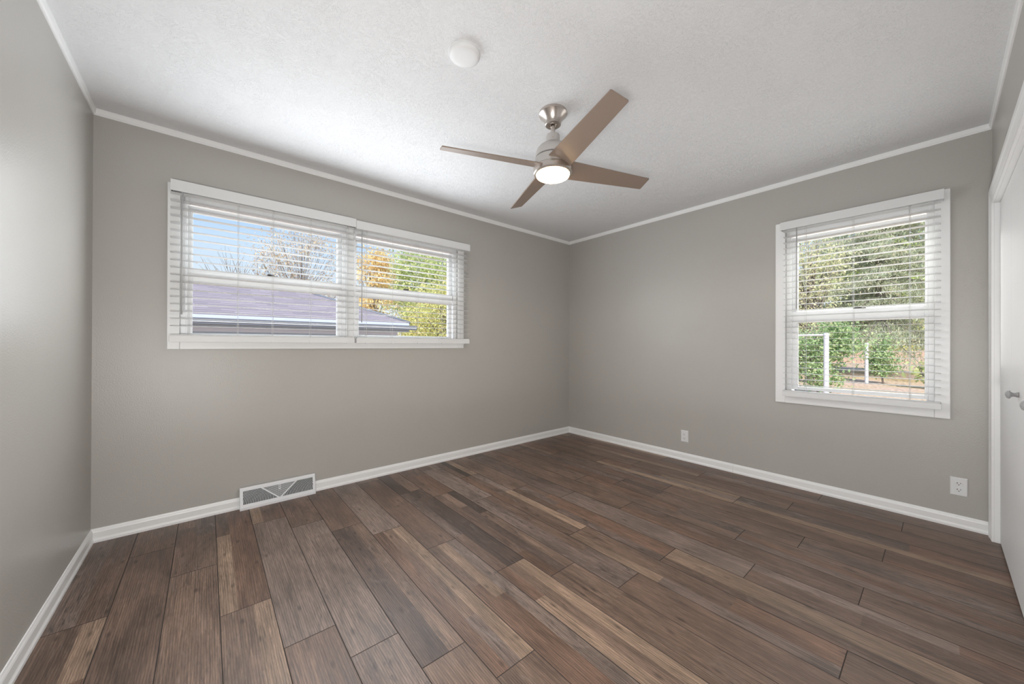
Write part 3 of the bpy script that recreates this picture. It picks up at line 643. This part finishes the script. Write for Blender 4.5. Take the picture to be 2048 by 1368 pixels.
def quads(centers, size, rd, asp=1.6, down=None):
    V = []; F = []
    for c in centers:
        a = Vector((rd.gauss(0, 1), rd.gauss(0, 1), rd.gauss(0, 1))).normalized()
        if down is not None: a = (a*0.55+down(c)).normalized()
        b = a.cross(Vector((rd.gauss(0, 1), rd.gauss(0, 1), rd.gauss(0, 1)))).normalized()
        s = size*rd.uniform(0.6, 1.3); a = a*s*asp*0.5; b = b*s*0.5
        o = len(V); V += [c-a, c+b*0.9, c+a, c-b*0.9]; F.append((o, o+1, o+2, o+3))
    m = MB(); m.v = [tuple(v) for v in V]; m.f = F; m.sm = [False]*len(F); return m
def tree(name, label, loc, h, cz, rxy, rz, nclus, nleaf, lsize, lm, group, seed, spread=0.35, trunk=0.12, twigs=0, cat='tree'):
    rd = random.Random(seed); base = Vector((loc[0], loc[1], -0.06))
    root = thing(name, base, label, cat, group)
    t = MB(); top = base+Vector((rd.uniform(-.2, .2), rd.uniform(-.2, .2), h*0.85))
    t.tube(base, base+(top-base)*0.5, trunk, trunk*0.6, n=8); t.tube(base+(top-base)*0.5, top, trunk*0.6, trunk*0.15, n=8)
    cl = []
    for _ in range(nclus):
        while True:
            p = Vector((rd.uniform(-1, 1), rd.uniform(-1, 1), rd.uniform(-1, 1)))
            if 0.25 < p.length < 1: break
        q = base+Vector((p.x*rxy, p.y*rxy, cz+p.z*rz)); cl.append(q)
        f = min(0.95, max(0.12, (q.z-base.z)/h*0.65)); s = base+(top-base)*f; m_ = (s+q)*0.5+Vector((0, 0, -0.08*rxy))
        t.tube(s, m_, trunk*0.25, trunk*0.14, n=5, cap=False); t.tube(m_, q, trunk*0.14, 0.006, n=4, cap=False)
        for _ in range(twigs):
            e_ = q+Vector((rd.gauss(0, .35), rd.gauss(0, .35), abs(rd.gauss(.25, .3)))); t.tube(m_+(q-m_)*rd.random(), e_, 0.012, 0.003, n=3, cap=False)
    t.build('trunk', M['bark'], root, fix=False)
    cs = []
    for i in range(nleaf):
        q = rd.choice(cl); cs.append(q+Vector((rd.gauss(0, spread), rd.gauss(0, spread), rd.gauss(0, spread*0.8))))
    cs = [c_ for c_ in cs if c_.z > 0.0]
    if nleaf: quads(cs, lsize, rd).build('foliage', lm, root, fix=False)
    return root
def spruce(loc, h, r0, zb, label, seed, n_per=9):
    rd = random.Random(seed); base = Vector((loc[0], loc[1], -0.06)); root = thing('spruce_tree', base, label, 'tree')
    t = MB(); t.tube(base, base+Vector((0, 0, h)), 0.20, 0.02, n=10); cs = []; dirs = {}
    z = zb
    while z < h-0.2:
        f = 1-(z-zb)/(h-zb); R_ = r0*f**0.8
        for k in range(n_per):
            a = rd.uniform(0, 2*PI); L = R_*rd.uniform(0.75, 1.1)
            d = Vector((math.cos(a), math.sin(a), 0)); prev = base+Vector((0, 0, z+0.06)); nseg = 6
            for s in range(1, nseg+1):
                u = s/nseg; p = base+d*L*u+Vector((0, 0, z+0.06-0.28*L*u*u+0.10*L*max(0, u-0.7)))
                t.tube(prev, p, 0.03*(1-u)+0.008, 0.03*(1-u*1.0)*0.9+0.005, n=4, cap=False)
                for _ in range(int(30*L*(0.4+u))):
                    w_ = rd.random(); side = Vector((-d.y, d.x, 0))*rd.gauss(0, 0.20*(0.5+u))*min(1, L); cs.append(prev.lerp(p, w_)+side+Vector((0, 0, -abs(rd.gauss(0, 0.12)))))
                prev = p
        z += 0.33
    t.build('trunk', M['bark'], root, fix=False)
    quads(cs, 0.034, rd, asp=4.5, down=lambda c_: Vector((0.2, 0.2, -0.6))).build('foliage', M['leaf_spruce'], root, fix=False)
    return root
spruce((17.6, -1.5), 12.0, 4.2, 1.45, 'large grey-green spruce with drooping branches behind the single window', 3)
tree('shrub', 'dark green leafy shrub against the fence corner, left in the single window', (7.9, -1.15), 2.0, 0.95, 0.75, 0.85, 50, 5000, 0.052, M['leaf_shrub'], None, 5, 0.16, 0.03, cat='shrub')
tree('shrub', 'small upright green shrub beside the thin white post', (12.6, -1.93), 1.5, 0.85, 0.34, 0.62, 30, 2000, 0.05, M['leaf_shrub'], None, 6, 0.11, 0.025, cat='shrub')
tree('shrub', 'low pale green sprig at the right side of the single window', (11.6, -2.85), 1.0, 0.55, 0.38, 0.28, 14, 260, 0.09, M['leaf_green'], None, 8, 0.10, 0.02, cat='shrub')
tree('leafy_tree', 'pale yellow-green tree left of the spruce, behind the single window', (11.4, -0.35), 5.2, 3.3, 0.85, 1.9, 70, 7500, 0.05, M['leaf_pale'], None, 9, 0.22)
for i, (x, y, lb) in enumerate(((34, -6.6, 'far yellow bush at the right end of the board fence'), (35, -0.8, 'far yellow bush in the middle of the board fence'), (36, 5.0, 'far yellow bush at the left end of the board fence'))):
    tree('bush', lb, (x, y), 3.0, 1.5, 2.0, 1.4, 30, 1500, 0.22, M['leaf_yellow'], 'far bushes by the board fence', 20+i, 0.4, 0.05, cat='bush')
for i, (x, y, lb) in enumerate(((50, -17, 'distant green tree on the right behind the spruce'), (48, 0, 'distant green tree in the middle behind the spruce'), (50, 17, 'distant green tree on the left behind the spruce'))):
    tree('distant_tree', lb, (x, y), 12, 6.5, 5.0, 5.5, 60, 4200, 0.5, M['leaf_green'], 'distant trees beyond the yard', 30+i, 0.9, 0.25)
ff = thing('board_fence', (30, -1, -0.06), 'low weathered board fence at the far end of the yard', 'fence')
k = MB()
for i in range(90): k.box(30, 30.03, -10+i*0.22, -10+i*0.22+0.19, -0.06, 0.85+0.02*math.sin(i*1.7))
k.build('boards', M['farwood'], ff); MB().box(30.03, 30.08, -10, 9.8, 0.5, 0.58).build('rail', M['farwood'], ff)
# fence posts
fp_ = thing('fence', (6.28, -1.55, -0.06), 'thick white metal corner post with a top rail, outside the single window', 'fence')
MB().lathe([(0.045, -0.06), (0.045, 1.33), (0.052, 1.335), (0.052, 1.36), (0.03, 1.385)], (6.28, -1.55, 0), 'z', 20).build('post', M['galv'], fp_)
MB().lathe([(0.045, -0.06), (0.045, 1.33), (0.052, 1.335), (0.052, 1.36), (0.03, 1.385)], (6.10, 1.25, 0), 'z', 20).build('post', M['galv'], fp_)
MB().tube((6.28, -1.55, 1.345), (6.10, 1.25, 1.345), 0.022, n=12).build('top_rail', M['galv'], fp_)
pp = MB().lathe([(0.045, -0.06), (0.045, 1.17), (0.05, 1.175), (0.05, 1.20), (0.03, 1.22)], (12.17, -1.60, 0), 'z', 20).build('fence_post', M['galv'], None, (12.17, -1.60, -0.06))
tag(pp, 'thinner white metal post standing alone on the lawn beside a shrub', 'fence post')

# garage behind the double window
def garage():
    ye, zE = 6.0, 1.69
    xr, xl, yb_ = 0.56, -9.0, 12.0
    zr = 2.715; yr = 9.0; rxr = -1.55
    root = thing('garage', (-4, 9, -0.06), 'low garage with a mauve-grey shingled hip roof outside the double window', 'building')
    # roof as a solid hip
    def slab(pts, name, ux, uy):
        n_ = (Vector(pts[1])-Vector(pts[0])).cross(Vector(pts[2])-Vector(pts[0])).normalized()
        m_ = MB().prism([Vector(p) for p in pts], [Vector(p)-n_*0.05 for p in pts])
        o = m_.build(name, M['shingle'], root)
        return o
    def facet(pts, name):
        # build in a frame whose x runs along the eave and y up the slope, so the shingle courses follow the eave
        p0 = Vector(pts[0]); ex = (Vector(pts[1])-p0).normalized(); n_ = ex.cross(Vector(pts[2])-p0).normalized(); ey = n_.cross(ex)
        m3 = Matrix((ex, ey, n_)).transposed()
        loc = [m3.inverted() @ (Vector(p)-p0) for p in pts]
        mb = MB().prism([(*p[:2], 0) for p in loc], [(*p[:2], -0.05) for p in loc])
        o = mb.build(name, M['shingle'], None, (0, 0, 0)); o.parent = root
        o.matrix_local = Matrix.Translation(p0-Vector(root['_w'])) @ m3.to_4x4(); return o
    facet([(xl, ye, zE), (xr, ye, zE), (rxr, yr, zr), (xl, yr, zr)], 'roof_slope')
    facet([(xr, ye, zE), (xr, yb_, zE), (rxr, yr, zr)], 'roof_slope')
    facet([(xr, yb_, zE), (xl, yb_, zE), (xl, yr, zr), (rxr, yr, zr)], 'roof_slope')
    MB().tube((xr, ye, zE+0.01), (rxr, yr, zr+0.01), 0.035, n=6).build('hip_cap', M['gutter'], root)
    MB().tube((rxr, yr, zr+0.005), (xl, yr, zr+0.005), 0.035, n=6).build('ridge_cap', M['shingle'], root)
    MB().box(xl, xr-0.02, ye-0.005, ye+0.03, zE-0.105, zE-0.005).build('fascia', M['fascia'], root)
    gt = MB(); prof = [(-0.13, -0.075), (-0.13, -0.085), (-0.12, -0.19), (-0.02, -0.19), (-0.006, -0.10), (-0.006, -0.075)]
    gt.prism([(xl, ye+a, zE+b_) for a, b_ in prof], [(xr+0.14, ye+a, zE+b_) for a, b_ in prof]); gt.build('gutter', M['gutter'], root)
    MB().box(xl, xr+0.13, ye-0.135, ye-0.128, zE-0.150, zE-0.138).build('gutter_lip', M['gwhite'], root)
    MB().box(xl, xr-0.02, ye+0.0, ye+0.45, zE-0.235, zE-0.19).build('soffit', M['soffit'], root)
    MB().box(xl, xr-0.15, ye+0.445, ye+0.47, zE-0.32, zE-0.235).build('frieze_board', M['fascia'], root)
    MB().box(xl, xr-0.18, ye+0.45, yb_-0.45, -0.06, zE-0.19).build('wall', M['siding'], root)
garage()

# trees beyond the garage
tree('bare_tree', 'thin bare tree against the sky, left in the double window', (-2.3, 19.0), 5.0, 4.2, 1.9, 1.6, 40, 60, 0.10, M['leaf_pinkish'], None, 41, 0.5, 0.07, twigs=5)
tree('sparse_tree', 'sparse tan-leaved tree at the right side of the left blind', (2.0, 29.0), 10.5, 6.4, 3.4, 4.4, 100, 9000, 0.085, M['leaf_pinkish'], None, 42, 0.5, 0.10, twigs=4)
tree('autumn_tree', 'orange autumn tree at the left side of the right blind', (2.75, 15.0), 6.0, 3.6, 0.95, 2.4, 60, 7500, 0.08, M['leaf_orange'], None, 43, 0.24)
tree('leafy_tree', 'pale green tree filling the upper right of the double window', (8.3, 20.6), 9.6, 5.0, 3.0, 3.4, 130, 18000, 0.115, M['leaf_green'], None, 44, 0.45)
tree('leafy_tree', 'bright yellow-green tree beside the garage gutter', (4.6, 10.6), 4.6, 1.9, 2.0, 2.0, 150, 22000, 0.062, M['leaf_yellow'], None, 45, 0.3)
tree('leafy_tree', 'low yellow and green tree farther off past the garage corner', (5.7, 15.2), 3.6, 2.0, 1.3, 1.2, 70, 8000, 0.085, M['leaf_yellow'], None, 46, 0.3)
for o in bpy.data.objects:
    if '_w' in o: del o['_w']
